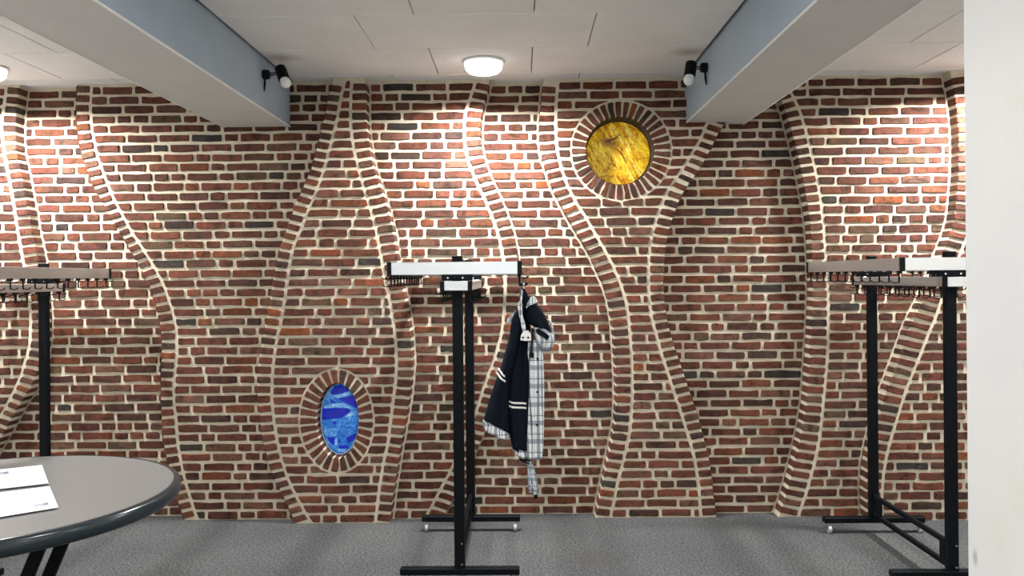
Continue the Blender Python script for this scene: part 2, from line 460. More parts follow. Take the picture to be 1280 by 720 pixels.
# wall behind the camera with three windows
WZ0, WZ1 = .95, 2.35
WX = [(-3.3, -1.5), (-.9, .9), (1.5, 3.3)]
bm = bmesh.new()
add_box(bm, ((BX0+BX1)/2, BY-.05, WZ0/2), (BX1-BX0, .1, WZ0)); add_box(bm, ((BX0+BX1)/2, BY-.05, (WZ1+2.94)/2), (BX1-BX0, .1, 2.94-WZ1))
xs = [BX0] + [x for p in WX for x in p] + [BX1]
for i in range(0, len(xs), 2):
    add_box(bm, ((xs[i]+xs[i+1])/2, BY-.05, (WZ0+WZ1)/2), (xs[i+1]-xs[i], .1, WZ1-WZ0))
tag(bm_obj('wall_front', bm, M['wall']), 'white wall with three windows behind the viewer', kind='structure')
for i, (x0, x1) in enumerate(WX):
    bm = bmesh.new(); t_ = .05
    add_box(bm, ((x0+x1)/2, BY-.05, WZ0+t_/2), (x1-x0, .07, t_)); add_box(bm, ((x0+x1)/2, BY-.05, WZ1-t_/2), (x1-x0, .07, t_))
    for x in (x0+t_/2, x1-t_/2, (x0+x1)/2): add_box(bm, (x, BY-.05, (WZ0+WZ1)/2), (t_, .07, WZ1-WZ0-2*t_))
    fr = tag(bm_obj('window_%d' % (i+1), bm, M['frame']), 'white framed window in the wall behind the viewer', kind='structure')
    for a, b_ in ((x0+t_, (x0+x1)/2-t_/2), ((x0+x1)/2+t_/2, x1-t_)):
        bm = bmesh.new(); add_box(bm, ((a+b_)/2, BY-.05, (WZ0+WZ1)/2), (b_-a, .006, WZ1-WZ0-2*t_)); bm_obj('pane', bm, M['glass'], fr)
    ld = bpy.data.lights.new('daylight_portal', 'AREA'); ld.shape = 'RECTANGLE'; ld.size = x1-x0; ld.size_y = WZ1-WZ0
    ld.cycles.is_portal = True
    lo = link(bpy.data.objects.new('daylight_portal', ld)); lo.location = ((x0+x1)/2, BY-.12, (WZ0+WZ1)/2); lo.rotation_euler = (math.radians(90), 0, 0)
# the white column under the right-hand beam
bm = bmesh.new(); add_box(bm, ((1.078+1.473)/2, 1.825, 2.575/2), (.395, .41, 2.575), .004)
tag(bm_obj('column', bm, M['column']), 'smooth white plastered column at the right edge, carrying the beam', kind='structure')
# unseen solid core added behind the brickwork to block light
bm = bmesh.new(); add_box(bm, ((BX0+BX1)/2, 5.72, 1.47), (BX1-BX0+.2, .1, 2.94))
tag(bm_obj('wall_back', bm, M['mortar']), 'added unseen core behind the brick relief, blocking light', kind='structure')

# ------------------------------------------------------------------ brick relief
ZG = np.arange(-.02, 2.895, .01)
def curve(pts, L):
    """points measured on the photograph (y, x) -> X(z) on the wall plane of level L"""
    P = sorted(((p.z, p.x) for p in (at_y(x, y, LV(L)) for y, x in pts)))
    z = np.array([a for a, _ in P]); x = np.array([b for _, b in P])
    k0 = (x[1]-x[0])/(z[1]-z[0]) if len(z) > 1 else 0; k1 = (x[-1]-x[-2])/(z[-1]-z[-2]) if len(z) > 1 else 0
    k0 = max(-.8, min(.8, k0)); k1 = max(-.8, min(.8, k1))
    z = np.concatenate(([z[0]-.5], z, [z[-1]+.5])); x = np.concatenate(([x[0]-.5*k0], x, [x[-1]+.5*k1]))
    g_ = np.interp(ZG, z, x)
    ker = np.array([1, 3, 6, 8, 6, 3, 1.]); ker /= ker.sum()
    for _ in range(2):
        gp = np.concatenate((2*g_[0]-g_[3:0:-1], g_, 2*g_[-1]-g_[-2:-5:-1])); g_ = np.convolve(gp, ker, 'valid')
    return lambda zz, g_=g_: float(np.interp(zz, ZG, g_))

BANDS = {   # joint line (towards its own field) and arris, photo points (y, x)
 1: (1, +1, [(103,8),(115,7),(137,3.5),(150,2),(160,1.5),(173,2.5),(187,4),(197,6),(208,8),(230,12.5),(255,17),(278,20),(301,24),(327,28.5),(348,32.5),(370,36),(400,38),(430,37),(447,32.5),(470,25.5),(497,13),(520,0),(545,-16),(600,-50),(650,-66)],
        [(103,25),(115,23.5),(125,22),(137,20.5),(150,19.5),(160,19.2),(173,19.5),(187,20),(197,22),(208,25),(220,27),(242,31),(266,36),(290,39.5),(313,45),(340,49),(370,53),(395,54.5),(420,54.5),(455,50),(482,41),(495,32),(510,22),(535,9),(570,-12),(610,-30),(650,-42)]),
 2: (1, -1, [(100,114),(140,112.5),(160,114),(175,117),(195,121),(216,129),(232,135),(245,140),(258,147),(273,155),(291,165),(303,173),(318,183),(338,195),(353,203),(367,208),(382,213),(398,217.5),(413,220),(440,221),(455,219.5),(473,217.5),(492,216.5),(508,217.5),(527,220),(547,221),(568,224),(583,227),(602,231),(620,237),(640,243),(650,247)],
        [(100,95),(140,94),(160,95),(180,97.5),(200,103),(216,109),(235,116),(250,125),(266,134),(283,144.5),(303,156),(320,166),(336,175),(351,182.5),(364,187.5),(376,192),(387,195),(398,197.5),(412,200),(423,201),(440,201),(460,200.3),(485,200),(505,200),(520,201),(547,202.5),(560,204),(573,207),(590,212),(607,216),(628,221),(647,228)]),
 3: (2, -1, [(100,431.7),(113,428),(128,425),(148,421.7),(163,418),(180,414),(193,410),(204,407.6),(228,400),(248,392),(270,382),(288,376),(307,367),(329,362),(351,359),(383,354.5),(408,350),(425,345.5),(450,342),(474,340),(501,339.5),(522,342),(542,344.5),(564,349),(587,355.5),(607,363),(624,372),(640,381),(655,390)],
        [(100,414),(115,411),(127,408),(142,406),(155,402),(175,397.5),(190,393),(209,389),(224,382),(244,373.6),(259,367),(276,361),(290,356),(305,350.6),(323,346),(340,342),(357,340),(374,336.7),(394,333.3),(410,330),(432,326),(452,323),(474,321.5),(501,321),(513,324),(538,325.5),(560,330),(580,335.5),(600,342),(615,350),(631,358),(651,366)]),
 4: (2, +1, [(100,440),(115,438.5),(133,438),(148,438),(163,438.7),(177,441),(193,444),(204,447),(224,452),(242,457),(255,461),(272,467),(294,471.5),(312,475),(329,478),(356,483),(377,487.5),(401,491.5),(424,494.3),(443,495.5),(462,495.5),(481,494.3),(499,491.5),(525,488.4),(554,485),(577,479.5),(601,475.4),(629,472),(653,469)],
        [(100,457.5),(118,458.5),(132,458),(145,458),(157,459),(168,460),(183,462.5),(197,465),(209,468),(224,473),(240,479),(252,482.5),(266,487),(282,491),(297,494),(318,497),(340,501),(356,504),(380,509),(406,513),(424,515),(448,516),(472,515),(493,513),(509,510.5),(532,506.5),(563,500.5),(589,496.5),(613,492.5),(643,489)]),
 5: (1, +1, [(103,594),(117,590),(128,585.5),(140,582),(153,580.5),(168,580.5),(182,581.5),(195,583.5),(205,587),(222,593.5),(237,600),(250,606.5),(265,613),(283,619.5),(297,624),(317,628),(335,630.5),(350,631.5),(370,631.2),(387,630.5),(418,626.7),(438,621),(460,613.5),(478,606.7),(493,602),(513,595.6),(530,588.5),(550,580),(570,571.5),(585,565),(600,557),(614,549.5),(630,541),(645,533)],
        [(103,612.5),(112,610.5),(128,606),(140,603.3),(152,601.5),(165,601),(180,601.5),(190,603),(203,607),(213,610.5),(223,614.5),(233,619.5),(245,625),(257,630),(267,634),(277,638),(290,642),(302,645),(315,647),(335,649.3),(355,650),(372,649.7),(387,648.5),(405,646),(425,642),(445,636.5),(462,631),(480,624.5),(498,618.5),(517,613.5),(535,608),(551,601.5),(566,595),(582,588),(600,578),(615,571),(632,563),(645,556)]),
 6: (1, -1, [(100,697.5),(123,695.4),(144,694.4),(169,694.6),(188,696.5),(207,700.5),(223,706),(238,711.5),(255,721.5),(272,732.5),(289,742),(305,751.7),(324,762),(339,769.5),(355,775.6),(368,780),(381,783.3),(400,786),(418,787.5),(439,789),(460,790),(481,790.4),(502,790),(516,789.3),(533,788),(547,786),(564,782),(583,777.5),(602,772.5),(620,768.5),(643,764)],
        [(100,678.5),(127,675.6),(148,673.7),(169,673.7),(188,675),(202,678),(215,683),(230,688),(245,694.5),(260,702.7),(274,710),(289,719),(303,727.7),(318,737),(334,743.5),(349,751),(364,757),(383,761.5),(402,764.6),(422,766.5),(439,767.5),(460,768.7),(481,769.3),(504,769.3),(518,768.7),(531,767.7),(545,765.3),(562,761.5),(577,758),(593,754.5),(608,751.5),(624,748.5),(639,745.5)]),
 7: (1, +1, [(158,882.5),(178,874),(193,864.5),(211,853),(227,842),(240,833.5),(258,826),(275,820),(293,814.5),(314,811.5),(334,810.3),(355,810.3),(366,811),(385,812.5),(402,815.4),(416,819.6),(432,823.8),(447,828.5),(464,834),(483,840.4),(502,846.5),(518,852),(537,858),(556,864),(575,868.3),(593,871.5),(612,873.8),(631,875),(645,876)],
        [(158,904),(164,900),(181,892),(198,883),(213,874.5),(224,866.7),(235,858),(247,851.5),(260,846.3),(278,840),(292,836),(307,833),(324,831),(345,829.5),(362,830),(383,832),(400,834.5),(414,838),(433,843.5),(450,849.5),(464,854.5),(481,860),(497,865.4),(516,872),(535,877.3),(556,882.5),(570,886),(585,889),(600,890.7),(618,892.7),(641,895.6)]),
 8: (1, -1, [(100,982),(119,990.4),(140,1001),(168,1009),(198,1016.6),(226,1022.5),(253,1027),(281,1030),(318,1032.5),(342,1034.7),(370,1036),(407,1036),(432,1035.2),(450,1034.5),(475,1032.7),(499,1030),(513,1029),(535,1026.8),(554,1024),(577,1018.8),(596,1013.8),(620,1006.7),(644,998.4)],
        [(100,965),(119,974),(137,981.5),(171,990.5),(195,996.7),(226,1003),(253,1008),(281,1012),(321,1014.5),(345,1015),(370,1015),(400,1013.8),(425,1012.5),(450,1010.8),(480,1009),(502,1007.5),(532,1003),(558,997),(584,991),(606,985.2),(629,978.3),(644,973)]),
 9: (2, -1, [(90,1212),(115,1217),(153,1222),(187,1223),(216,1222.5),(256,1219),(283,1215),(308,1204),(330,1195),(350,1187),(373,1177.5),(400,1169),(415,1162),(431,1155.6),(449,1149),(464,1142),(480,1136),(495,1130.5),(511,1125.5),(530,1119.5),(549,1114),(565,1109.7),(584,1106),(603,1103.8),(622,1102.8),(645,1103)],
        [(90,1187.5),(97,1189),(114,1192.7),(134,1195.7),(153,1197.7),(170,1198.7),(187,1198.8),(216,1198.2),(233,1196.8),(256,1194.8),(273,1192.5),(283,1190),(296,1185.5),(308,1180.5),(330,1172),(350,1163),(375,1154),(391,1145),(409,1136.5),(429,1130),(447,1123.5),(464,1117),(482,1110.2),(495,1104.5),(511,1100),(530,1095.5),(549,1090.5),(568,1086),(584,1083.5),(603,1082),(622,1081.7),(645,1083)]),
}
JOINT, ARRIS = {}, {}
for k, (L, s, pj, pa) in BANDS.items():
    JOINT[k] = curve(pj, L); ARRIS[k] = curve(pa, L)
CH = .0635
NROW = 45
def ell(px, L, rx, ry):
    p = at_y(px[0], px[1], LV(L)); s = LV(L)/F_PX
    return (p.x, p.z, rx*s, ry*s)
HOLES = {6: (ell((776.3, 188.2), 1, 62.5, 62.0), ell((775.6, 188.2), 1, 42.3, 42.3), 37, .15),
         3: (ell((420.5, 526.0), 2, 46.5, 65.0), ell((421.8, 526.0), 2, 26.5, 46.5), 29, .10)}

def brick_mesh(outline, depth, ch=.004, jit=.0018, bow=.0):
    """outline: corner polygon [(x, z)] relative to the brick centre, front at y=0; rough hand-made brick"""
    n = len(outline); pts = []
    for i in range(n):
        a, b, c = Vector(outline[i-1]), Vector(outline[i]), Vector(outline[(i+1) % n])
        r1 = min(.007, (a-b).length*.22); r2 = min(.007, (c-b).length*.22)
        p1 = b + (a-b).normalized()*r1*R.uniform(.5, 1.2); p2 = b + (c-b).normalized()*r2*R.uniform(.5, 1.2)
        pts += [p1, p2]
        if (c-b).length > .09:
            mid = (b+c)/2 + (c-b)*R.uniform(-.2, .2)
            nn = Vector((c.y-b.y, b.x-c.x)).normalized()
            pts.append(mid + nn*R.uniform(-.004, .004))
    cx = sum(p.x for p in pts)/len(pts); cz = sum(p.y for p in pts)/len(pts); cc = Vector((cx, cz))
    pts = [p + Vector((R.uniform(-jit, jit), R.uniform(-jit, jit))) for p in pts]
    m_ = len(pts); V = []; Fc = []
    for p in pts: V.append((p.x, depth, p.y))
    for p in pts: V.append((p.x, ch, p.y))
    for p in pts:
        d = (cc-p); q = p + d.normalized()*min(ch*1.1, d.length*.4)
        V.append((q.x, R.uniform(-.0012, .0012), q.y))
    for k in range(m_):
        k2 = (k+1) % m_
        Fc.append((k, k2, m_+k2, m_+k)); Fc.append((m_+k, m_+k2, 2*m_+k2, 2*m_+k))
    Fc.append(tuple(range(2*m_, 3*m_)))
    me = bpy.data.meshes.new('brick'); me.from_pydata(V, [], Fc); me.update(); me.materials.append(M['brick'])
    return me
def put_brick(me, loc, parent, rot=0.0):
    o = bpy.data.objects.new('brick', me); o.location = loc; o.rotation_euler = (0, rot, 0)
    o.color = brick_colour(); o.parent = parent; COL.objects.link(o); return o
def rect(w_, h_): return [(-w_/2, -h_/2), (w_/2, -h_/2), (w_/2, h_/2), (-w_/2, h_/2)]
BH = .0445
POOL = {}
for nm, wd in (('s', .193), ('h', .090), ('q', .142)):
    POOL[nm] = [(wd, brick_mesh(rect(wd-.0, BH*R.uniform(.93, 1.05)), .016)) for _ in range(16)]

class Panel:
    def __init__(s, n, L, left, right, lkind, rkind, label):
        s.n, s.L, s.xl, s.xr, s.label = n, L, left, right, label
        # joint: the field meets its own band; visible: the foot of a face turned to the viewer; hidden: runs behind a proud edge
        s.ml = {'joint': .0105, 'visible': .013, 'hidden': -.05, 'wall': 0}[lkind]
        s.mr = {'joint': .0105, 'visible': .013, 'hidden': -.05, 'wall': 0}[rkind]
        s.ex_l = .09 if lkind in ('visible', 'hidden') else 0
        s.ex_r = .09 if rkind in ('visible', 'hidden') else 0
def strip(verts, faces, cols):
    """cols: list of point columns joined into a quad strip"""
    base = len(verts); n = len(cols[0])
    for c in cols: verts.extend(c)
    for i in range(len(cols)-1):
        for j in range(n-1):
            a = base+i*n+j; faces.append((a, a+n, a+n+1, a+1))
def build_panel(P):
    yM = LV(P.L) + .0045
    hole = HOLES.get(P.n)
    V, Fc = [], []
    zs = np.linspace(0, CEIL, 100)
    if hole:
        (cx, cz, rx, ry) = hole[0]
        zs = np.unique(np.concatenate((zs, cz + ry*np.sin(np.linspace(-math.pi/2, math.pi/2, 41)))))
        def hw(z): return rx*math.sqrt(max(0, 1-((z-cz)/ry)**2)) if abs(z-cz) < ry else 0.0
        def mid(z): return cx if hw(z) > 0 else min(max(cx, P.xl(z)+.02), P.xr(z)-.02)
        segs = [(lambda z: P.xl(z)-P.ex_l, lambda z: mid(z)-hw(z)), (lambda z: mid(z)+hw(z), lambda z: P.xr(z)+P.ex_r)]
    else: segs = [(lambda z: P.xl(z)-P.ex_l, lambda z: P.xr(z)+P.ex_r)]
    for a, b in segs:
        strip(V, Fc, [[(a(z)*(1-t)+b(z)*t, yM, z) for z in zs] for t in np.linspace(0, 1, 5)])
    root = mesh_obj('wall_back', V, Fc, M['mortar'])
    tag(root, P.label, kind='structure')
    prev = []
    for k in range(NROW):
        z0 = .008 + CH*k + R.uniform(-.0015, .0015); zc = z0 + BH/2; z1 = z0 + BH
        segs = [(lambda z: P.xl(z)+P.ml, lambda z: P.xr(z)-P.mr)]
        if hole:
            (cx, cz, rx, ry) = hole[0]; rx2, ry2 = rx+.009, ry+.009
            def hw2(z): return max(.009, rx2*math.sqrt(max(0, 1-((z-cz)/ry2)**2)) if abs(z-cz) < ry2 else 0.0)
            if z1 > cz-ry2 and z0 < cz+ry2:
                segs = [(segs[0][0], lambda z: cx-hw2(z)), (lambda z: cx+hw2(z), segs[0][1])]
                if max(hw2(z0), hw2(z1)) < .03: segs = [(lambda z: P.xl(z)+P.ml, lambda z: P.xr(z)-P.mr)]
        joints = []
        for si, (a, b) in enumerate(segs):
            x = (a(z0)+a(z1))/2; end = (b(z0)+b(z1))/2
            if end - x < .016: continue
            first = True; want = None
            while True:
                rem = end - x
                opts = ['s', 's', 's', 'h', 'h', 'q'] if first else ['s', 's', 's', 'h', 'h' if want != 'h' else 's']
                best = None
                for _ in range(7):
                    c = R.choice(opts); wd = POOL[c][0][0] + R.uniform(-.006, .006)
                    nx = x + wd + .018
                    if min([abs(nx-j) for j in prev] or [1]) > .028: best = (c, wd); break
                    best = best or (c, wd)
                c, wd = best
                if first and R.random() < .35: wd = R.uniform(.035, .17); c = 'x'
                last = False
                if rem - wd < .045: wd = rem; last = True; c = 'x'
                jl = .0195 + R.uniform(-.003, .003)
                xa, xb = x, (end if last else x+wd-.0005)
                if first or last or c == 'x':
                    oc = [((a(z0) if first else xa), z0), ((b(z0) if last else xb), z0), ((b(z1) if last else xb), z1), ((a(z1) if first else xa), z1)]
                    if oc[1][0]-oc[0][0] < .004: oc[0] = (oc[0][0]-.002, z0); oc[1] = (oc[0][0]+.006, z0)
                    if oc[2][0]-oc[3][0] < .004: oc[3] = (oc[3][0]-.002, z1); oc[2] = (oc[3][0]+.006, z1)
                    if len(segs) == 2 and last and si == 0: oc.insert(2, (b(zc), zc))
                    if len(segs) == 2 and first and si == 1: oc.append((a(zc), zc))
                    mx = sum(q[0] for q in oc)/len(oc)
                    me = brick_mesh([(q[0]-mx, q[1]-zc) for q in oc], .016)
                    put_brick(me, (mx, LV(P.L)-R.uniform(.001, .0055), zc), root)
                else:
                    wv, me = R.choice(POOL[c])
                    ob = put_brick(me, ((xa+xb)/2, LV(P.L)-R.uniform(.001, .0055), zc+R.uniform(-.0015, .0015)), root, R.uniform(-.008, .008))
                    ob.scale.x = (xb-xa)/wv
                    if R.random() < .5: ob.rotation_euler.y += math.pi
                joints.append(xb+jl/2)
                want = c; first = False
                if last: break
                x = xb + jl
                if end - x < .02: break
        prev = joints
    return root
const = lambda v: (lambda z: v)
PANELS = [
 Panel(0, 1, const(BX0), JOINT[1], 'wall', 'joint', 'brick wall panel at the far left, left of the first wavy band'),
 Panel(1, 0, ARRIS[1], ARRIS[2], 'visible', 'hidden', 'recessed brick panel between the two leftmost wavy bands'),
 Panel(2, 1, JOINT[2], ARRIS[3], 'joint', 'hidden', 'brick panel under the left ceiling beam, left of the vase-shaped relief'),
 Panel(3, 2, JOINT[3], JOINT[4], 'joint', 'joint', 'proud vase-shaped brick panel holding the blue oval glass'),
 Panel(4, 1, ARRIS[4], JOINT[5], 'visible', 'joint', 'brick panel behind the middle coat rack, right of the vase shape'),
 Panel(5, 0, ARRIS[5], ARRIS[6], 'visible', 'visible', 'recessed brick panel behind the hanging jacket'),
 Panel(6, 1, JOINT[6], JOINT[7], 'joint', 'joint', 'hourglass-shaped brick panel holding the round amber glass'),
 Panel(7, 0, ARRIS[7], ARRIS[8], 'hidden', 'visible', 'recessed brick panel under the right ceiling beam'),
 Panel(8, 1, JOINT[8], ARRIS[9], 'joint', 'visible', 'brick panel behind the right coat rack'),
 Panel(9, 2, JOINT[9], const(BX1), 'joint', 'wall', 'proud brick panel at the far right, running behind the white column'),
]
for P in PANELS: build_panel(P)

BLAB = {1: 'wavy header-brick band nearest the left edge', 2: 'wavy header-brick band swinging right, second from the left', 3: 'left outline of the vase-shaped brick relief',
        4: 'right outline of the vase-shaped brick relief', 5: 'wavy header-brick band passing behind the jacket', 6: 'wavy header-brick band left of the amber disc',
        7: 'wavy header-brick band right of the amber disc', 8: 'wavy header-brick band meeting the left end of the right coat rack', 9: 'wavy header-brick band crossing behind the right coat rack'}
for k, (L, s, pj, pa) in BANDS.items():
    jf, af = JOINT[k], ARRIS[k]; yL = LV(L); zs = np.linspace(0, CEIL, 120)
    V, Fc = [], []
    back = .094 + .012
    strip(V, Fc, [[(jf(z), yL+.0045, z) for z in zs], [(af(z)-s*.010, yL+.0045, z) for z in zs], [(af(z)-s*.0045, yL+.010, z) for z in zs], [(af(z)-s*.0045, yL+back, z) for z in zs]])
    root = tag(mesh_obj('trim_%d' % k, V, Fc, M['mortar']), BLAB[k], kind='structure')
    mid = lambda z: (jf(z)+af(z))/2
    # walk up the band
    z = .006; first = True
    while True:
        sl = (mid(min(z+.03, 2.87)) - mid(max(z-.03, 0)))/(min(z+.03, 2.87)-max(z-.03, 0))
        dz = CH*.985/math.sqrt(1+sl*sl)
        zc = z + dz/2
        if zc + dz*.45 > CEIL+.01: break
        sl = (mid(min(zc+.04, 2.87)) - mid(max(zc-.04, 0)))/.08
        tilt = -.62*sl                                    # dz/dx of the brick's bed
        h = dz*.70*math.sqrt(1+.0*sl)
        corners = []
        mx = mid(zc)
        def hit(fn, zo):
            zz = zc+zo
            for _ in range(6):
                x = fn(zz); zz = zc + zo + tilt*(x-mx)
            return (fn(zz), zz)
        a0, a1 = hit(lambda q: jf(q)+s*.0105, -h/2), hit(af, -h/2)
        b1, b0 = hit(af, h/2), hit(lambda q: jf(q)+s*.0105, h/2)
        cl = lambda p: (p[0], min(max(p[1], .004), CEIL-.002))
        oc = [cl(a0), cl(a1), cl(b1), cl(b0)]
        if s < 0: oc = [oc[1], oc[0], oc[3], oc[2]]
        cx = sum(q[0] for q in oc)/4; cz = sum(q[1] for q in oc)/4
        if abs(oc[2][1]-oc[1][1]) > .012:
            put_brick(brick_mesh([(q[0]-cx, q[1]-cz) for q in oc], back, .005), (cx, yL-R.uniform(.001, .006), cz), root)
        z += dz
# rings of brick round the two glass openings
for pn, tn, lab in ((6, 10, 'ring of bricks round the amber glass disc'), (3, 11, 'ring of bricks round the blue glass oval')):
    (ox, oz, orx, ory), (ix, iz, irx, iry), n, dep = HOLES[pn]
    mrx, mry = (orx+irx)/2, (ory+iry)/2; ts = np.linspace(0, 2*math.pi, 721); arc = np.concatenate(([0], np.cumsum(np.hypot(np.diff(mrx*np.cos(ts)), np.diff(mry*np.sin(ts))))))
    par = lambda f: float(np.interp(f*arc[-1], arc, ts))
    L = 1 if pn == 6 else 2; yL = LV(L); V, Fc = [], []
    A = np.linspace(0, 2*math.pi, 97)
    strip(V, Fc, [[(ox+(orx+.004)*math.cos(a), yL+.0047, oz+(ory+.004)*math.sin(a)) for a in A], [(ix+(irx+.006)*math.cos(a), yL+.0047, iz+(iry+.006)*math.sin(a)) for a in A],
                  [(ix+(irx+.004)*math.cos(a), yL+.010, iz+(iry+.004)*math.sin(a)) for a in A], [(ix+(irx+.004)*math.cos(a), yL+dep+.05, iz+(iry+.004)*math.sin(a)) for a in A]])
    root = tag(mesh_obj('trim_%d' % tn, V, Fc, M['mortar']), lab, kind='structure')
    for i in range(n):
        a0 = par((i+.16)/n); a1 = par((i+.84)/n); am = (a0+a1)/2
        # even spacing along the ellipse
        def P_(a, c0, c1, r0, r1): return (c0+r0*math.cos(a), c1+r1*math.sin(a))
        oc = [P_(a0, ix, iz, irx, iry), P_(a0, ox, oz, orx-.004, ory-.004), P_(a1, ox, oz, orx-.004, ory-.004), P_(a1, ix, iz, irx, iry)]
        cx = sum(q[0] for q in oc)/4; cz = sum(q[1] for q in oc)/4
        put_brick(brick_mesh([(q[0]-cx, q[1]-cz) for q in oc], dep+.03, .004), (cx, yL-R.uniform(.001, .005), cz), root)

# ------------------------------------------------------------------ glass works
def glass_disc(name, c, rx, ry, mat, parent, dome=.012):
    bm = bmesh.new(); n = 56; prev = None
    for r, yy in ((0, -dome), (.35, -dome*.9), (.65, -dome*.65), (.88, -dome*.3), (1.0, 0), (1.0, .014)):
        ring = [bm.verts.new((c[0], c[1]+yy, c[2]))] if r == 0 else [bm.verts.new((c[0]+rx*r*math.cos(2*math.pi*k/n), c[1]+yy, c[2]+ry*r*math.sin(2*math.pi*k/n))) for k in range(n)]
        if prev:
            for k in range(n):
                k2 = (k+1) % n
                bm.faces.new((prev[0], ring[k], ring[k2])) if len(prev) == 1 else bm.faces.new((prev[k], ring[k], ring[k2], prev[k2]))
        prev = ring
    bm.faces.new(prev)
    return bm_obj(name, bm, mat, parent, True, 50)
(ix, iz, irx, iry) = HOLES[6][1]; yg = LV(1)+HOLES[6][3]
gp = at_y(772.4, 192.2, yg); irx = iry = 39.6*yg/F_PX; tx, tz_ = ix-gp.x, iz-gp.z; ix, iz = gp.x, gp.z
root = empty('amber_glass', (ix, yg, iz)); tag(root, 'round amber fused-glass disc set deep in a ring of bricks', 'glass panel')
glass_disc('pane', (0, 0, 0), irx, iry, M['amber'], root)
V, Fc = [], []; A = np.linspace(0, 2*math.pi, 65); tr_ = HOLES[6][1][2]
strip(V, Fc, [[(tx+(tr_-.001)*math.cos(a), -.128, tz_+(tr_-.001)*math.sin(a)) for a in A], [(tx+(tr_-.0015)*math.cos(a), .008, tz_+(tr_-.0015)*math.sin(a)) for a in A], [(irx*.97*math.cos(a), .012, iry*.97*math.sin(a)) for a in A]])
mesh_obj('frame', V, Fc, M['tunnel'], root)  # near-black sleeve added over the inner brick faces
def vein(pts, r, mat, yoff=-.0135):
    q = [at_y(720+x/7.2, 140+y/7.2, yg) for x, y in pts]
    bm = bmesh.new(); add_tube(bm, [(p.x-ix, yoff+.016*(math.hypot((p.x-ix)/irx, (p.z-iz)/iry)**2), p.z-iz) for p in q], [r*(.5 if i in (0, len(q)-1) else 1) for i in range(len(q))], 6)
    bm_obj('vein', bm, mat, root)
M['vein'] = plain('dark_amber_vein', (.10, .045, .008), .4, noise=(60, .3))
vein([(318, 395), (318, 430), (335, 475), (365, 510)], .0032, M['vein'])
vein([(350, 330), (395, 365), (430, 420), (455, 470)], .0034, M['vein'])
vein([(270, 265), (310, 255), (350, 240), (400, 200)], .0045, M['vein'])
vein([(105, 355), (150, 350), (200, 358)], .0020, M['vein'])
vein([(555, 205), (560, 240), (550, 275)], .0022, M['vein'])
# blue oval: clear oval plate with fused shards
(ix, iz, irx, iry) = HOLES[3][1]; yg = LV(2)+HOLES[3][3]
p = at_y(425, 523.6, yg); s_ = yg/F_PX; rx, ry = 23.4*s_, 43.6*s_
root = empty('blue_glass', (p.x, yg, p.z)); tag(root, 'blue oval fused-glass panel of angular shards set in a brick ring', 'glass panel')
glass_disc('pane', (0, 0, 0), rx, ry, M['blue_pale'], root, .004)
bm = bmesh.new(); A = np.linspace(0, 2*math.pi, 57)
V, Fc = [], []
strip(V, Fc, [[(rx*1.0*math.cos(a), -.001, ry*1.0*math.sin(a)) for a in A], [(rx*1.045*math.cos(a), -.004, ry*1.025*math.sin(a)) for a in A], [((irx+.004)*math.cos(a)+ix-p.x, .012, (iry+.004)*math.sin(a)+iz-p.z) for a in A]])
bm.free()
mesh_obj('edge', V, Fc, plain('pale_glass_edge', (.55, .60, .64), .4), root)
SH = [('blue_deep', [(180,150),(215,146),(262,160),(276,184),(225,200),(165,208),(160,196)]),
      ('blue_ice', [(166,212),(225,204),(276,188),(286,205),(262,216),(196,230)]),
      ('blue_pale', [(150,222),(162,214),(196,234),(226,256),(200,262),(150,255)]),
      ('blue_deep', [(150,226),(168,236),(196,256),(172,258)]),
      ('blue_deep', [(204,232),(262,220),(296,206),(312,240),(322,288),(280,268),(240,252)]),
      ('blue_ice', [(118,278),(160,262),(236,258),(276,274),(318,298),(296,300),(262,286),(180,284),(120,288)]),
      ('blue_deep', [(112,292),(180,288),(262,290),(284,302),(262,322),(226,346),(160,354),(113,358),(110,320)]),
      ('blue_ice', [(288,306),(322,306),(324,330),(290,330),(258,346),(240,346)]),
      ('blue_pale', [(116,364),(160,360),(168,372),(184,396),(150,410),(120,412)]),
      ('blue_deep', [(168,368),(200,366),(186,391)]),
      ('blue_pale', [(206,366),(232,352),(262,348),(288,340),(322,338),(324,380),(270,386),(200,402),(192,392)]),
      ('blue_ice', [(122,418),(180,404),(206,410),(196,456),(150,458),(130,450)]),
      ('blue_deep', [(138,466),(186,460),(176,512),(160,498)]),
      ('blue_pale', [(212,408),(280,392),(322,390),(320,432),(270,444),(240,464),(208,456)]),
      ('blue_deep', [(252,468),(284,452),(318,436),(310,482),(266,500)]),
      ('blue_deep', [(208,468),(218,492),(206,500)]),
      ('blue_ice', [(192,462),(204,466),(200,508),(184,516)]),
      ('blue_pale', [(224,470),(246,470),(262,504),(214,508)]),
      ('blue_deep', [(206,514),(268,510),(262,528),(212,530)]),
      ('blue_ice', [(186,522),(204,532),(260,532),(240,552),(206,552)])]
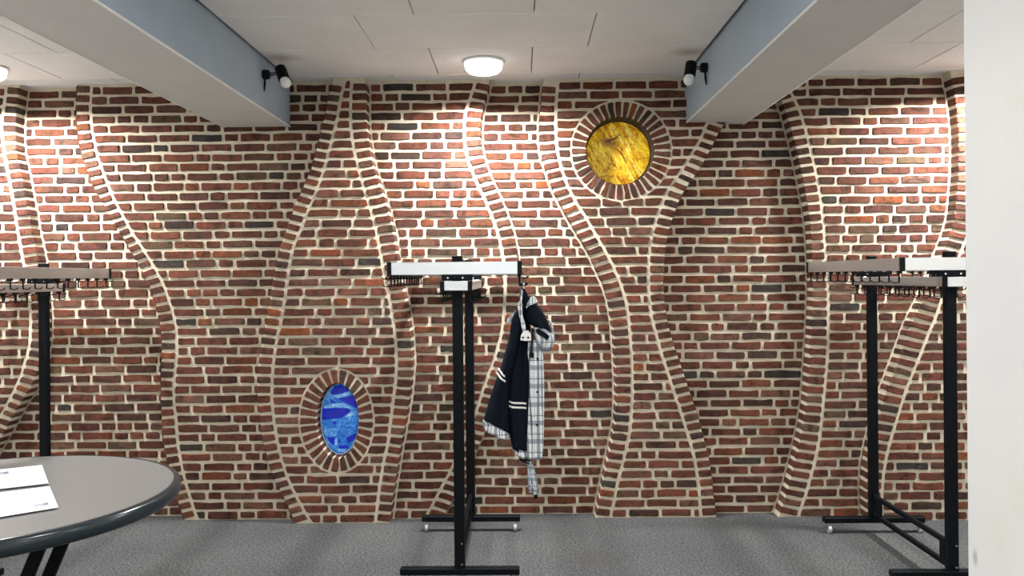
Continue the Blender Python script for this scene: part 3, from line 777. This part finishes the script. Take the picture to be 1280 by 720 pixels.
for mat, poly in SH:
    pts = []
    for (x, y) in poly:
        q = at_y(380+x/4.8, 450+y/4.8, yg); X, Z = (q.x-p.x), (q.z-p.z)
        rr = math.hypot(X/rx, Z/ry)
        if rr > .985: X, Z = X*.985/rr, Z*.985/rr
        pts.append((X, Z))
    cx = sum(a for a, _ in pts)/len(pts); cz = sum(b for _, b in pts)/len(pts); n = len(pts); d = R.uniform(.005, .008)
    V = [(a, .004, b) for a, b in pts] + [(cx+(a-cx)*.985, -.003-d*.6, cz+(b-cz)*.985) for a, b in pts] + [(cx+(a-cx)*.90, -.004-d, cz+(b-cz)*.90) for a, b in pts]
    Fc = [(k, (k+1)%n, n+(k+1)%n, n+k) for k in range(n)] + [(n+k, n+(k+1)%n, 2*n+(k+1)%n, 2*n+k) for k in range(n)] + [tuple(range(2*n, 3*n))]
    bm = bmesh.new(); vv = [bm.verts.new(v) for v in V]
    for f in Fc: bm.faces.new([vv[i] for i in f])
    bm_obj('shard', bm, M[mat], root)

# ------------------------------------------------------------------ ceiling lights
for i, (x, y) in enumerate(LAMPS):
    root = empty('ceiling_light', (x, y, CEIL))
    lab = {0: 'round white ceiling light at the left edge, left of the left beam', 1: 'round glowing ceiling light between the two beams', 2: 'round ceiling light hidden behind the white column'}.get(i, 'round ceiling light in the %s row from the brick wall, %s bay' % (('', 'second', 'third', 'fourth')[i//3], ('left', 'middle', 'right')[i % 3]))
    tag(root, lab, 'ceiling light', 'round ceiling lights')
    bm = bmesh.new(); add_lathe(bm, [(.088, -.002), (.125, -.002), (.128, -.008), (.120, -.014), (.112, -.014)]); bm_obj('ring', bm, M['lamp_ring'], root, True)
    bm = bmesh.new(); add_lathe(bm, [(.112, -.004), (.113, -.030), (.108, -.052), (.092, -.070), (.06, -.080), (0, -.084)]); bm_obj('diffuser', bm, M['lamp'], root, True)  # dome deepened to stand in for the lamp's bloom
    ld = bpy.data.lights.new('lamp', 'AREA'); ld.shape = 'DISK'; ld.size = .17; ld.energy = ROW_W[y]; ld.color = LAMP_COL; ld.spread = math.radians(162 if y > 4 else 180)
    lo = link(bpy.data.objects.new('lamp', ld)); lo.parent = root; lo.location = (0, 0, -.088)

# ------------------------------------------------------------------ spots on the beam sides
def beam_spot(mount, top, bot, bulb, label):
    root = empty('beam_spot', mount); tag(root, label, 'spot lamp')
    mount, top, bot, bulb = map(Vector, (mount, top, bot, bulb))
    sx = 1 if top.x > mount.x else -1
    bm = bmesh.new(); add_tube(bm, [(0, 0, 0), (sx*.004, 0, 0), (sx*.034, 0, 0), (sx*.040, 0, 0)], [.022, .028, .028, .022], 16); bm_obj('mount', bm, M['blackp'], root, True, 40)
    mid = top*.6 + bot*.4 - mount
    bm = bmesh.new()
    for dz in (.006, -.006): add_tube(bm, [(sx*.035, 0, dz), (mid.x, mid.y, mid.z+dz)], .0035, 8)
    bm_obj('arm', bm, M['blackp'], root, True)
    d = (bot-top)
    bm = bmesh.new(); a, b = top-mount, bot-mount
    add_tube(bm, [a, a+d*.04, a+d*.2, a+d*.96, b], [.026, .031, .033, .033, .030], 20); bm_obj('socket', bm, M['blackp'], root, True, 40)
    c = bulb-mount; e = (bulb-bot).normalized()
    bm = bmesh.new(); add_tube(bm, [b-e*.012, b+e*.006, b+e*.022, b+e*.038, b+e*.050, b+e*.056], [.024, .029, .032, .028, .017, .004], 20); bm_obj('bulb', bm, M['bulb'], root, True, 60)
    bm = bmesh.new(); add_tube(bm, [(sx*.014, 0, -.02), (sx*.010, .004, -.06), (sx*.006, .006, -.098)], [.0055, .0065, .003], 8); bm_obj('black_tail', bm, M['blackp'], root, True)  # thin black tail tapering down below the mount
def sp(u, v, Y): return at_y(u, v, Y)
pm = at_y(330.5, 93.3, 4.84); pm.x = BEAMS[0][1]
beam_spot(pm, at_y(350.0, 84.5, 4.86), at_y(355.5, 100, 4.82), at_y(360, 109, 4.80), 'black spot with white bulb on the left beam, above the vase shape')
pm = at_y(886.5, 84.5, 4.80); pm.x = BEAMS[1][0]
beam_spot(pm, at_y(864.3, 78.0, 4.80), at_y(862.0, 95.5, 4.78), at_y(860, 106, 4.77), 'black spot with white bulb on the right beam, near the amber disc')

# ------------------------------------------------------------------ coat racks
def make_rack():
    root = empty('coat_rack', (0, 0, 0))
    HW, HL, LW, LL = .325, .655, .075, .56          # half sizes of the upper / lower hook frames (x, y)
    Z0, Z1, LZ0, LZ1 = 1.592, 1.654, 1.512, 1.560
    PY = .462
    def box(name, c, s, mat, par=root, bev=.002):
        bm = bmesh.new(); add_box(bm, c, s, bev); return bm_obj(name, bm, mat, par)
    for sy in (-1, 1):
        p = box('post', (0, sy*PY, (.095+1.688)/2), (.053, .04, 1.688-.095), M['black'], bev=.003)
        if sy < 0:
            for zz in (.100+.015, .222):
                bm = bmesh.new(); add_tube(bm, [(.012, -PY-.02, zz), (.012, -PY-.024, zz)], [.0065, .005], 10); bm_obj('bolt', bm, M['chrome'], p)
        b = box('base_bar', (0, sy*PY, .078), (.61, .05, .034), M['black'], bev=.004)
        for sx in (-1, 1):
            cx = sx*.275
            bm = bmesh.new()
            add_tube(bm, [(cx, sy*PY, .062), (cx, sy*PY, .052)], .016, 12, 0)
            add_box(bm, (cx-.012*sx, sy*PY-.015, .040), (.004, .026, .034), .001, None, 0); add_box(bm, (cx+.012*sx, sy*PY-.015, .040), (.004, .026, .034), .001, None, 0)
            add_tube(bm, [(cx-.009, sy*PY-.018, .0225), (cx+.009, sy*PY-.018, .0225)], .0222, 16, 1)
            bm_obj('caster', bm, [M['chrome'], M['grey_wheel']], b)
        br = box('bracket', (0, sy*PY, (LZ1+Z0)/2+.001), (.155, .10, Z0-LZ1), M['black'])
        for bx in (-.045, .03):
            bm = bmesh.new(); add_tube(bm, [(bx, sy*PY-.05, Z0-.016), (bx, sy*PY-.053, Z0-.016)], .005, 8); bm_obj('bolt', bm, M['chrome'], br)
        for sx in (-1, 1):
            for by in (-.025, .025):
                bm = bmesh.new(); add_tube(bm, [(sx*.0775, sy*PY+by, LZ1+.010), (sx*.081, sy*PY+by, LZ1+.010)], .005, 8); bm_obj('bolt', bm, M['chrome'], br)
        box('cross_arm', (0, sy*PY, (Z0+Z1)/2), (2*HW-.03, .03, .05), M['black'])
    for sx in (-1, 1):
        box('side_rail', (sx*(HW-.009), 0, (Z0+Z1)/2), (.018, 2*HL-.03, Z1-Z0), M['alu'])
        box('side_rail', (sx*(LW-.008), 0, (LZ0+LZ1)/2), (.016, 2*LL-.03, LZ1-LZ0), M['alu'])
    for sy in (-1, 1):
        box('end_rail', (0, sy*(HL-.009), (Z0+Z1)/2), (2*HW-.03, .018, Z1-Z0), M['alu'])
        box('end_rail', (0, sy*(LL-.008), (LZ0+LZ1)/2), (2*LW-.03, .016, LZ1-LZ0), M['alu'])
        for sx in (-1, 1):
            box('corner_cap', (sx*(HW-.006), sy*(HL-.006), (Z0+Z1)/2), (.022, .022, Z1-Z0+.006), M['blackp'], bev=.003)
            box('corner_cap', (sx*(LW-.005), sy*(LL-.005), (LZ0+LZ1)/2), (.020, .020, LZ1-LZ0+.006), M['blackp'], bev=.003)
    def hook_mesh():
        bm = bmesh.new()
        add_box(bm, (0, 0, -.007), (.014, .034, .015), .002)
        def flat(pts, w_):           # thin strip bent in the x-z plane
            rows = []
            for i, p in enumerate(pts):
                a, b = Vector(pts[max(i-1, 0)]), Vector(pts[min(i+1, len(pts)-1)]); t = (b-a).normalized(); n = Vector((-t.y, t.x))*w_/2
                rows.append([bm.verts.new((p[0]+q.x, y, p[1]+q.y)) for q, y in ((n, -.0013), (-n, -.0013), (-n, .0013), (n, .0013))])
            for r0, r1 in zip(rows, rows[1:]):
                for k in range(4): bm.faces.new((r0[k], r0[(k+1)%4], r1[(k+1)%4], r1[k]))
            bm.faces.new(rows[0]); bm.faces.new(rows[-1])
        flat([(.002, -.012), (.002, -.056)], .008)
        flat([(.0, -.018), (.030, -.020), (.044, -.016), (.050, -.010)], .005)
        flat([(.0, -.055), (.026, -.058), (.038, -.054), (.043, -.047)], .005)
        for f in bm.faces: f.normal_update()
        me = bpy.data.meshes.new('hook'); bmesh.ops.recalc_face_normals(bm, faces=bm.faces); bm.to_mesh(me); bm.free(); me.materials.append(M['blackp'])
        return me
    hm = hook_mesh()
    for (w_, l_, z_, n) in ((HW, HL, Z0, 12), (LW, LL, LZ0, 10)):
        for sx in (-1, 1):
            for i in range(n):
                y = -l_+.045 + (2*l_-.09)*i/(n-1)
                h = link(bpy.data.objects.new('hook', hm)); h.parent = root; h.location = (sx*(w_-.010), y, z_); h.rotation_euler = (0, 0, 0 if sx > 0 else math.pi)
    for zz in (.110, .222): box('tie_rail', (.0, 0, zz), (.022, 2*PY-.04, .026), M['black'])
    for sy in (-1, 1): box('spacer', (0, sy*(PY-.085), .166), (.016, .05, .112-.026+.004), M['black'])
    return root
rack = make_rack()
index_kids()
tag(rack, 'black and silver coat rack in the middle, the one the jacket hangs on', 'coat rack', 'coat racks')
r2 = copy_tree(rack); r3 = copy_tree(rack)
rack.location = (-.331, 4.70, 0)
r2.location = (-3.0, 4.70, 0); r2['label'] = 'coat rack at the left edge, standing behind the round table'
r3.location = (2.135, 4.63, 0); r3['label'] = 'coat rack at the right, half behind the white column'

# ------------------------------------------------------------------ round table
TC = Vector((-2.137, 3.228, 0)); TR, TZ = .736, .742
table = empty('round_table', TC); tag(table, 'round table with grey laminate top and dark rounded rim', 'table')
bm = bmesh.new(); add_lathe(bm, [(0, TZ), (TR-.028, TZ), (TR-.028, TZ-.012), (0, TZ-.012)], 96); bm_obj('tabletop', bm, M['laminate'], table, True, 40)
prof = [(TR-.030, TZ+.0005), (TR-.022, TZ+.0015), (TR-.010, TZ-.002), (TR-.003, TZ-.009), (TR, TZ-.018), (TR-.0005, TZ-.038), (TR-.006, TZ-.052), (TR-.018, TZ-.060), (TR-.05, TZ-.061), (0, TZ-.061)]
bm = bmesh.new(); add_lathe(bm, prof, 96); bm_obj('rim', bm, M['rim'], table, True)
def leg(y, top, bot, tz, bz):
    bm = bmesh.new(); d = Vector((bot-top, 0, bz-tz)); L_ = d.length
    ang = math.atan2(d.x, -d.z)
    add_box(bm, ((top+bot)/2, y, (tz+bz)/2), (.046, .026, L_), .004, None)
    for v in bm.verts:
        q = v.co - Vector(((top+bot)/2, y, (tz+bz)/2)); q.rotate(Matrix.Rotation(-ang, 3, 'Y')); v.co = q + Vector(((top+bot)/2, y, (tz+bz)/2))
    return bm_obj('leg', bm, M['black'], table)
tz = TZ-.061-.024
zt = tz+.004
def lean(y, sg):
    xt = sg*(-1.795 + .43*(zt-.596) - TC.x); leg(y, xt, xt-sg*.43*(zt-.03), zt, .03)
for yy in (3.05-TC.y, 3.235-TC.y): lean(yy, 1); lean(yy, -1)
bm = bmesh.new(); add_box(bm, (0, 3.1425-TC.y, tz+.012), (1.0, .26, .024), .004); bm_obj('under_frame', bm, M['black'], table)
bm = bmesh.new()
for x in (-.145, .145): add_box(bm, (x, 3.1425-TC.y, .016), (.05, 1.0, .03), .005)
bm_obj('foot_bar', bm, M['black'], table)

# papers on the table
def sheet(corners, z, label, marks, t=.0022):
    q = [at_z(u, v, z) for u, v in corners]; c = sum(q, Vector())/4; c.z = z
    root = empty('leaflet', c); tag(root, label, 'leaflet')
    bm = bmesh.new(); lo = [bm.verts.new((p.x-c.x, p.y-c.y, 0)) for p in q]
    hi = [bm.verts.new((p.x-c.x, p.y-c.y, t)) for p in q]
    bm.faces.new(lo); bm.faces.new(hi)
    for k in range(4): bm.faces.new((lo[k], lo[(k+1)%4], hi[(k+1)%4], hi[k]))
    bm_obj('page', bm, M['paper'], root)
    for quad, mt in marks:
        p = [at_z(u, v, z) for u, v in quad]
        mesh_obj('printed_mark', [(a.x-c.x, a.y-c.y, t+.0004) for a in p], [(0, 1, 2, 3)], M[mt], root)
def quadpx(x0, y0, x1, y1, sl=-.12):
    return [(x0, y1-(x0-x0)*0), (x1, y1+sl*(x1-x0)), (x1-1.2, y0+sl*(x1-x0)), (x0-1.2, y0)]
sheet([(-48, 617), (60.5, 604.5), (52.5, 582.5), (-60, 594)], TZ+.006, 'white leaflet on the table, the upper of the two sheets, further from the rim',
      [([(-6, 595.0), (5, 594.2), (4.2, 591.0), (-6.5, 591.8)], 'print'), ([(5, 594.2), (11.2, 593.6), (10.6, 590.4), (4.2, 591.0)], 'print_dark')], .004)
sheet([(-40, 653), (73, 634.5), (62, 608.5), (-52, 623)], TZ+.006, 'white leaflet on the table, the lower of the two sheets, nearer the rim',
      [([(43.5, 634.4), (50, 633.4), (49, 630.6), (42.6, 631.6)], 'print'), ([(50, 633.4), (55, 632.7), (54, 629.8), (49, 630.6)], 'print'), ([(55, 632.7), (60.8, 631.8), (59.8, 628.6), (54, 629.8)], 'print_dark')])

# ------------------------------------------------------------------ jacket
JY = 4.20
JP = at_y(655, 360, JY); JS = JY/F_PX
def jp(u, v): p = at_y(u, v, JY); return (p.x-JP.x, p.z-JP.z)
jacket = empty('jacket', (JP.x, JY, JP.z)); tag(jacket, 'navy jacket with white plaid lining hanging from the middle coat rack', 'jacket')
class Loft:
    """closed cloth tube: rows of (left, right) photo points, half depth, y offset, with vertical folds"""
    def __init__(s, rows, depth, yoff=0., folds=(3, .006, 0.), n=28):
        s.rows = [(jp(*a), jp(*b)) for a, b in rows]; s.depth, s.yoff, s.folds, s.n = depth, yoff, folds, n
    def pt(s, t, a, off=0.):
        """t: 0..1 down the piece; a: 0..2pi round it (pi..2pi faces the viewer)"""
        k = t*(len(s.rows)-1); i = min(int(k), len(s.rows)-2); f = k-i
        (l0, r0), (l1, r1) = s.rows[i], s.rows[i+1]
        f2 = f
        l = (l0[0]*(1-f2)+l1[0]*f2, l0[1]*(1-f2)+l1[1]*f2); r = (r0[0]*(1-f2)+r1[0]*f2, r0[1]*(1-f2)+r1[1]*f2)
        u = (1-math.cos(a))/2 if False else (1+math.cos(a))/2     # 0 left .. 1 right
        nf, amp, ph = s.folds
        d = s.depth(t) if callable(s.depth) else s.depth
        y = (d+off)*math.sin(a)*(abs(math.sin(a))**-.25 if abs(math.sin(a)) > 1e-4 else 1) + amp*math.sin(nf*math.pi*u + ph + 2.3*t)*min(1, t*3+.2) + amp*.5*math.sin(nf*2.3*math.pi*u+ph*2-4*t)
        return (l[0]*(1-u)+r[0]*u, y+s.yoff, l[1]*(1-u)+r[1]*u)
    def mesh(s, name, mat, parent, nt=28):
        V, Fc, UV = [], [], []
        for j in range(nt+1):
            for i in range(s.n):
                V.append(s.pt(j/nt, 2*math.pi*i/s.n))
        for j in range(nt):
            for i in range(s.n):
                i2 = (i+1) % s.n; Fc.append((j*s.n+i, j*s.n+i2, (j+1)*s.n+i2, (j+1)*s.n+i))
        Fc.append(tuple(range(s.n))); Fc.append(tuple(range(nt*s.n, (nt+1)*s.n)))
        o = mesh_obj(name, V, Fc, mat, parent, True); uv(o); return o
    def ribbon(s, name, mat, parent, t0, t1, th, a0=math.pi*1.0, a1=math.pi*2.0, off=.004, n=14, nt=1):
        """cloth strip lying on the piece; t0/t1 functions of u in 0..1"""
        V, Fc = [], []
        for o_ in (0, off):
            for i in range(n+1):
                u = i/n; a = a0+(a1-a0)*u
                for j in range(nt+1):
                    tt = t0(u)+(t0(u)*0+th)*j/nt
                    V.append(s.pt(min(1, tt), a, o_))
        w_ = nt+1; N = (n+1)*w_
        for i in range(n):
            for j in range(nt):
                a = i*w_+j; Fc.append((N+a, N+a+w_, N+a+w_+1, N+a+1))
        o = mesh_obj(name, V, Fc, mat, parent, True); uv(o); return o
def uv(o, sx=1.0):
    me = o.data; lay = me.uv_layers.new(name='UVMap')
    for lp in me.loops:
        c = me.vertices[lp.vertex_index].co; lay.data[lp.index].uv = (c.x+c.y*.6, c.z)
# body hanging down, left front
body = Loft([((648,383),(657,384)), ((643,396),(661,399)), ((640,415),(664,418)), ((637,440),(664,440)), ((634,465),(663,465)), ((632,490),(662,490)), ((633,515),(661,515)), ((636,540),(660,540)), ((640,559),(660,566))], lambda t: .020+.035*t**.7, .0, (3, .007, .4))
bo = body.mesh('body', M['navy'], jacket)
def tape(piece, parent, pts0, pts1, n=12):
    """white tape between two photo lines, laid on the front of a piece"""
    V, Fc = [], []
    for i in range(n+1):
        f = i/n
        for P in (pts0, pts1):
            k = f*(len(P)-1); q = min(int(k), len(P)-2); g_ = k-q
            X, Z = jp(P[q][0]*(1-g_)+P[q+1][0]*g_, P[q][1]*(1-g_)+P[q+1][1]*g_)
            best = None     # find the piece's front at this X, Z
            lo, hi = 0.0, 1.0
            for _ in range(24):
                t = (lo+hi)/2; l = piece.pt(t, math.pi); r = piece.pt(t, 0); u = min(1, max(0, (X-l[0])/max(1e-5, r[0]-l[0]))); zz = l[2]*(1-u)+r[2]*u
                if zz > Z: lo = t
                else: hi = t
            a = 2*math.pi - math.acos(max(-1, min(1, 2*u-1)))
            y = piece.pt(t, a)[1]
            V.append((X, y-.0035, Z))
    for i in range(n): Fc.append((2*i, 2*i+1, 2*i+3, 2*i+2))
    m0 = len(V); V += [(a, b+.003, c) for a, b, c in V]
    Fc += [(a, d, m0+d, m0+a) for a, d in ((0, 1), (2*n+1, 2*n))]
    Fc += [(2*i, 2*i+2, m0+2*i+2, m0+2*i) for i in range(n)] + [(2*i+1, m0+2*i+1, m0+2*i+3, 2*i+3) for i in range(n)]
    o = mesh_obj('reflective_tape', V, Fc, M['tape'], parent, True); return o
tape(body, bo, [(632.3,495.5),(634.5,499.2),(645,501),(661.5,502)], [(632.6,498),(634.5,501.4),(645,503.4),(661.5,504.4)])
tape(body, bo, [(632.8,502.2),(635,505),(645,506.3),(661.5,507.4)], [(633.2,504.6),(635.5,507.4),(645,508.8),(661.5,509.8)])
hem = Loft([((640,558),(661,562)), ((641,562),(661,567)), ((645,568),(661,571.5))], .054, 0, (3, .006, 2.6)); hem.mesh('hem', M['plaid'], bo, 4)
# left sleeve
slv = Loft([((647,386),(655,388)), ((640,396),(655,404)), ((637,420),(652,424)), ((631,441),(646,446)), ((626,458),(640,464)), ((620,474),(637,482)), ((613,495),(636,503)), ((608,512),(637,525)), ((605,522),(637,540))], lambda t: .026+.020*math.sin(min(1, t*1.2)*1.5), -.040, (2, .006, 1.2))
so = slv.mesh('sleeve', M['navy'], jacket)
tape(slv, so, [(622.3,457.6),(626,461.0),(629,464.5),(631.8,467.2)], [(621.3,460.2),(625.5,463.6),(628.6,467),(631.6,469.6)])
tape(slv, so, [(620.3,462.6),(624,466),(628,470),(632.2,473.2)], [(619.4,465.0),(623.4,468.6),(627.6,472.6),(632.2,475.8)])
cuff = Loft([((605.2,521),(637,538.5)), ((603.6,525),(637,541)), ((604,530),(636.5,545)), ((608,536.5),(635.5,547))], .050, -.040, (2, .005, 3.4)); cuff.mesh('cuff', M['plaid'], so, 5)
bm = bmesh.new()
q = [jp(645,387), jp(634,399), jp(633.5,402), jp(637,405), jp(640,399)]
vv = [bm.verts.new((a, -.030, b)) for a, b in q] + [bm.verts.new((a, -.012, b)) for a, b in q]
bm.faces.new(vv[:5]); bm.faces.new(vv[5:])
for k in range(5): bm.faces.new((vv[k], vv[(k+1)%5], vv[5+(k+1)%5], vv[5+k]))
uv(bm_obj('shoulder_flap', bm, M['plaid'], jacket))
# plaid inside of the open front
pl = Loft([((660,424),(672,424)), ((659.5,440),(678,437)), ((661,455),(679.5,455)), ((661.5,480),(680,480)), ((660.5,505),(680,505)), ((659.5,530),(679.5,530)), ((658.5,555),(679,553)), ((659,571),(677.5,570.5))], .018, -.052, (3, .005, .2)); po = pl.mesh('front_lining', M['plaid'], jacket)
def patch(name, pts, y0, y1, mat, par):
    q = [jp(*a) for a in pts]; n = len(q)
    V = [(a, y0, b) for a, b in q] + [(a, y1, b) for a, b in q]
    cx = sum(a for a, _ in q)/n; cz = sum(b for _, b in q)/n
    bm = bmesh.new(); vv = [bm.verts.new(v) for v in V]
    bm.faces.new(vv[:n]); bm.faces.new(vv[n:])
    for k in range(n): bm.faces.new((vv[k], vv[(k+1)%n], vv[n+(k+1)%n], vv[n+k]))
    bmesh.ops.bevel(bm, geom=[e for e in bm.edges if all(abs(v.co.y-y0) < 1e-6 for v in e.verts)], offset=min(.002, abs(y1-y0)*.4), segments=1, affect='EDGES')
    o = bm_obj(name, bm, mat, par); uv(o); return o
patch('pocket_square', [(661,439),(667,439),(667,445),(661.5,445)], -.086, -.070, M['navy_dark'], po)
for (u, v) in ((671.5, 446.5), (671.2, 487.5), (671, 528)):
    patch('snap', [(u-1.1, v-1.1), (u+1.1, v-1.1), (u+1.1, v+1.1), (u-1.1, v+1.1)], -.080, -.066, M['navy_dark'], po)
# collar, hood and shoulder at the top
hood = Loft([((652.5,360.5),(656,361)), ((651,368),(661,370)), ((652,376),(667,375)), ((654,384),(675,384)), ((655,392),(681,394)), ((657,400),(686,404)), ((661,405),(688,412)), ((668,408),(688.5,417))], lambda t: .022+.030*math.sin(t*2.4), -.020, (2, .008, .3)); ho = hood.mesh('shoulder', M['navy'], jacket)
patch('loop', [(653.6,353.5),(656,353.5),(655.6,362),(653.8,362)], -.022, -.016, M['tape'], jacket)
patch('collar_lining', [(652.2,361),(654,364),(651.5,378),(653.5,394),(656.5,405),(657.5,415),(653.5,415),(651,402),(648,389),(647.2,382),(650.4,372)], -.078, -.060, M['plaid'], jacket)
patch('shoulder_lining', [(663.5,371),(666,369.5),(669,371),(672.3,376.8),(668,378.5),(661,381.5),(657.5,385),(658.5,379)], -.086, -.060, M['plaid'], jacket)
tb = patch('tab', [(654.5,412.5),(660,411.5),(663.5,416),(663.8,424),(657,424.5),(650.3,423.5),(651.5,417)], -.098, -.080, M['tape'], jacket)
for u in (653.7, 660.0):
    c = jp(u, 420.2); bm = bmesh.new(); add_tube(bm, [(c[0], -.097, c[1]), (c[0], -.102, c[1])], [.0055, .0045], 12); bm_obj('snap', bm, M['navy_dark'], tb)
patch('zip', [(663.8,409),(667,409.5),(666,425),(665,441),(663,441),(664,425)], -.084, -.066, M['navy_dark'], jacket)
# right sleeve, turned inside out
rs = Loft([((666,409),(674,408)), ((666.5,414),(682,411)), ((668,420),(689,416)), ((669.5,427),(692,421)), ((672,433),(692.5,427)), ((678,437),(690,433)), ((682,438.5),(687,437))], lambda t: .020+.034*math.sin(math.pi*min(1, t*.95+.03)), -.048, (3, .006, 1.0)); ro = rs.mesh('inside_out_sleeve', M['plaid'], jacket)
rs2 = Loft([((684,399),(687,400)), ((687,404),(690.5,405)), ((688.5,411),(692,411.5)), ((689.5,419),(693,419)), ((689,428),(693.3,428)), ((687.5,434),(691.5,434))], .020, -.014, (2, .003, 1.0)); rs2.mesh('cuff', M['plaid'], ro, 10)
patch('dark_band', [(669,411),(673,409.5),(681,414.5),(686,418),(683.5,423.5),(677,419),(671,415.5)], -.108, -.078, M['navy'], ro)
# strap hanging from the hem
patch('belt', [(648.5,569),(653,571.5),(661,571.5),(664,574.5),(660.5,576.5),(654,574.8),(650,573)], -.060, -.040, M['navy_dark'], jacket)
def strap(pts, w_, y, name):
    V, Fc = [], []
    for i, (u, v) in enumerate(pts):
        a = jp(u-w_/2, v); b = jp(u+w_/2, v); yy = y+.010*math.sin(i*1.1)
        V += [(a[0], yy, a[1]), (b[0], yy-.004, b[1]), (b[0], yy+.004, b[1]), (a[0], yy+.006, a[1])]
    for i in range(len(pts)-1):
        for k in range(4): Fc.append((4*i+k, 4*i+(k+1)%4, 4*i+4+(k+1)%4, 4*i+4+k))
    Fc += [(0, 1, 2, 3), tuple(range(len(V)-4, len(V)))]
    o = mesh_obj(name, V, Fc, M['plaid_strap'], jacket); uv(o); return o
st = strap([(658.5,573),(660.5,580),(661.5,588),(662,596),(662.3,604),(663.2,612)], 4.6, -.050, 'strap')
st2 = strap([(661,573.5),(664.5,582),(667,590),(668.2,598),(669.2,606),(669.6,616)], 6.0, -.060, 'strap')
patch('strap_end', [(666.5,614),(672,613.5),(671.5,618.5),(667.5,619)], -.072, -.050, M['navy_dark'], jacket)
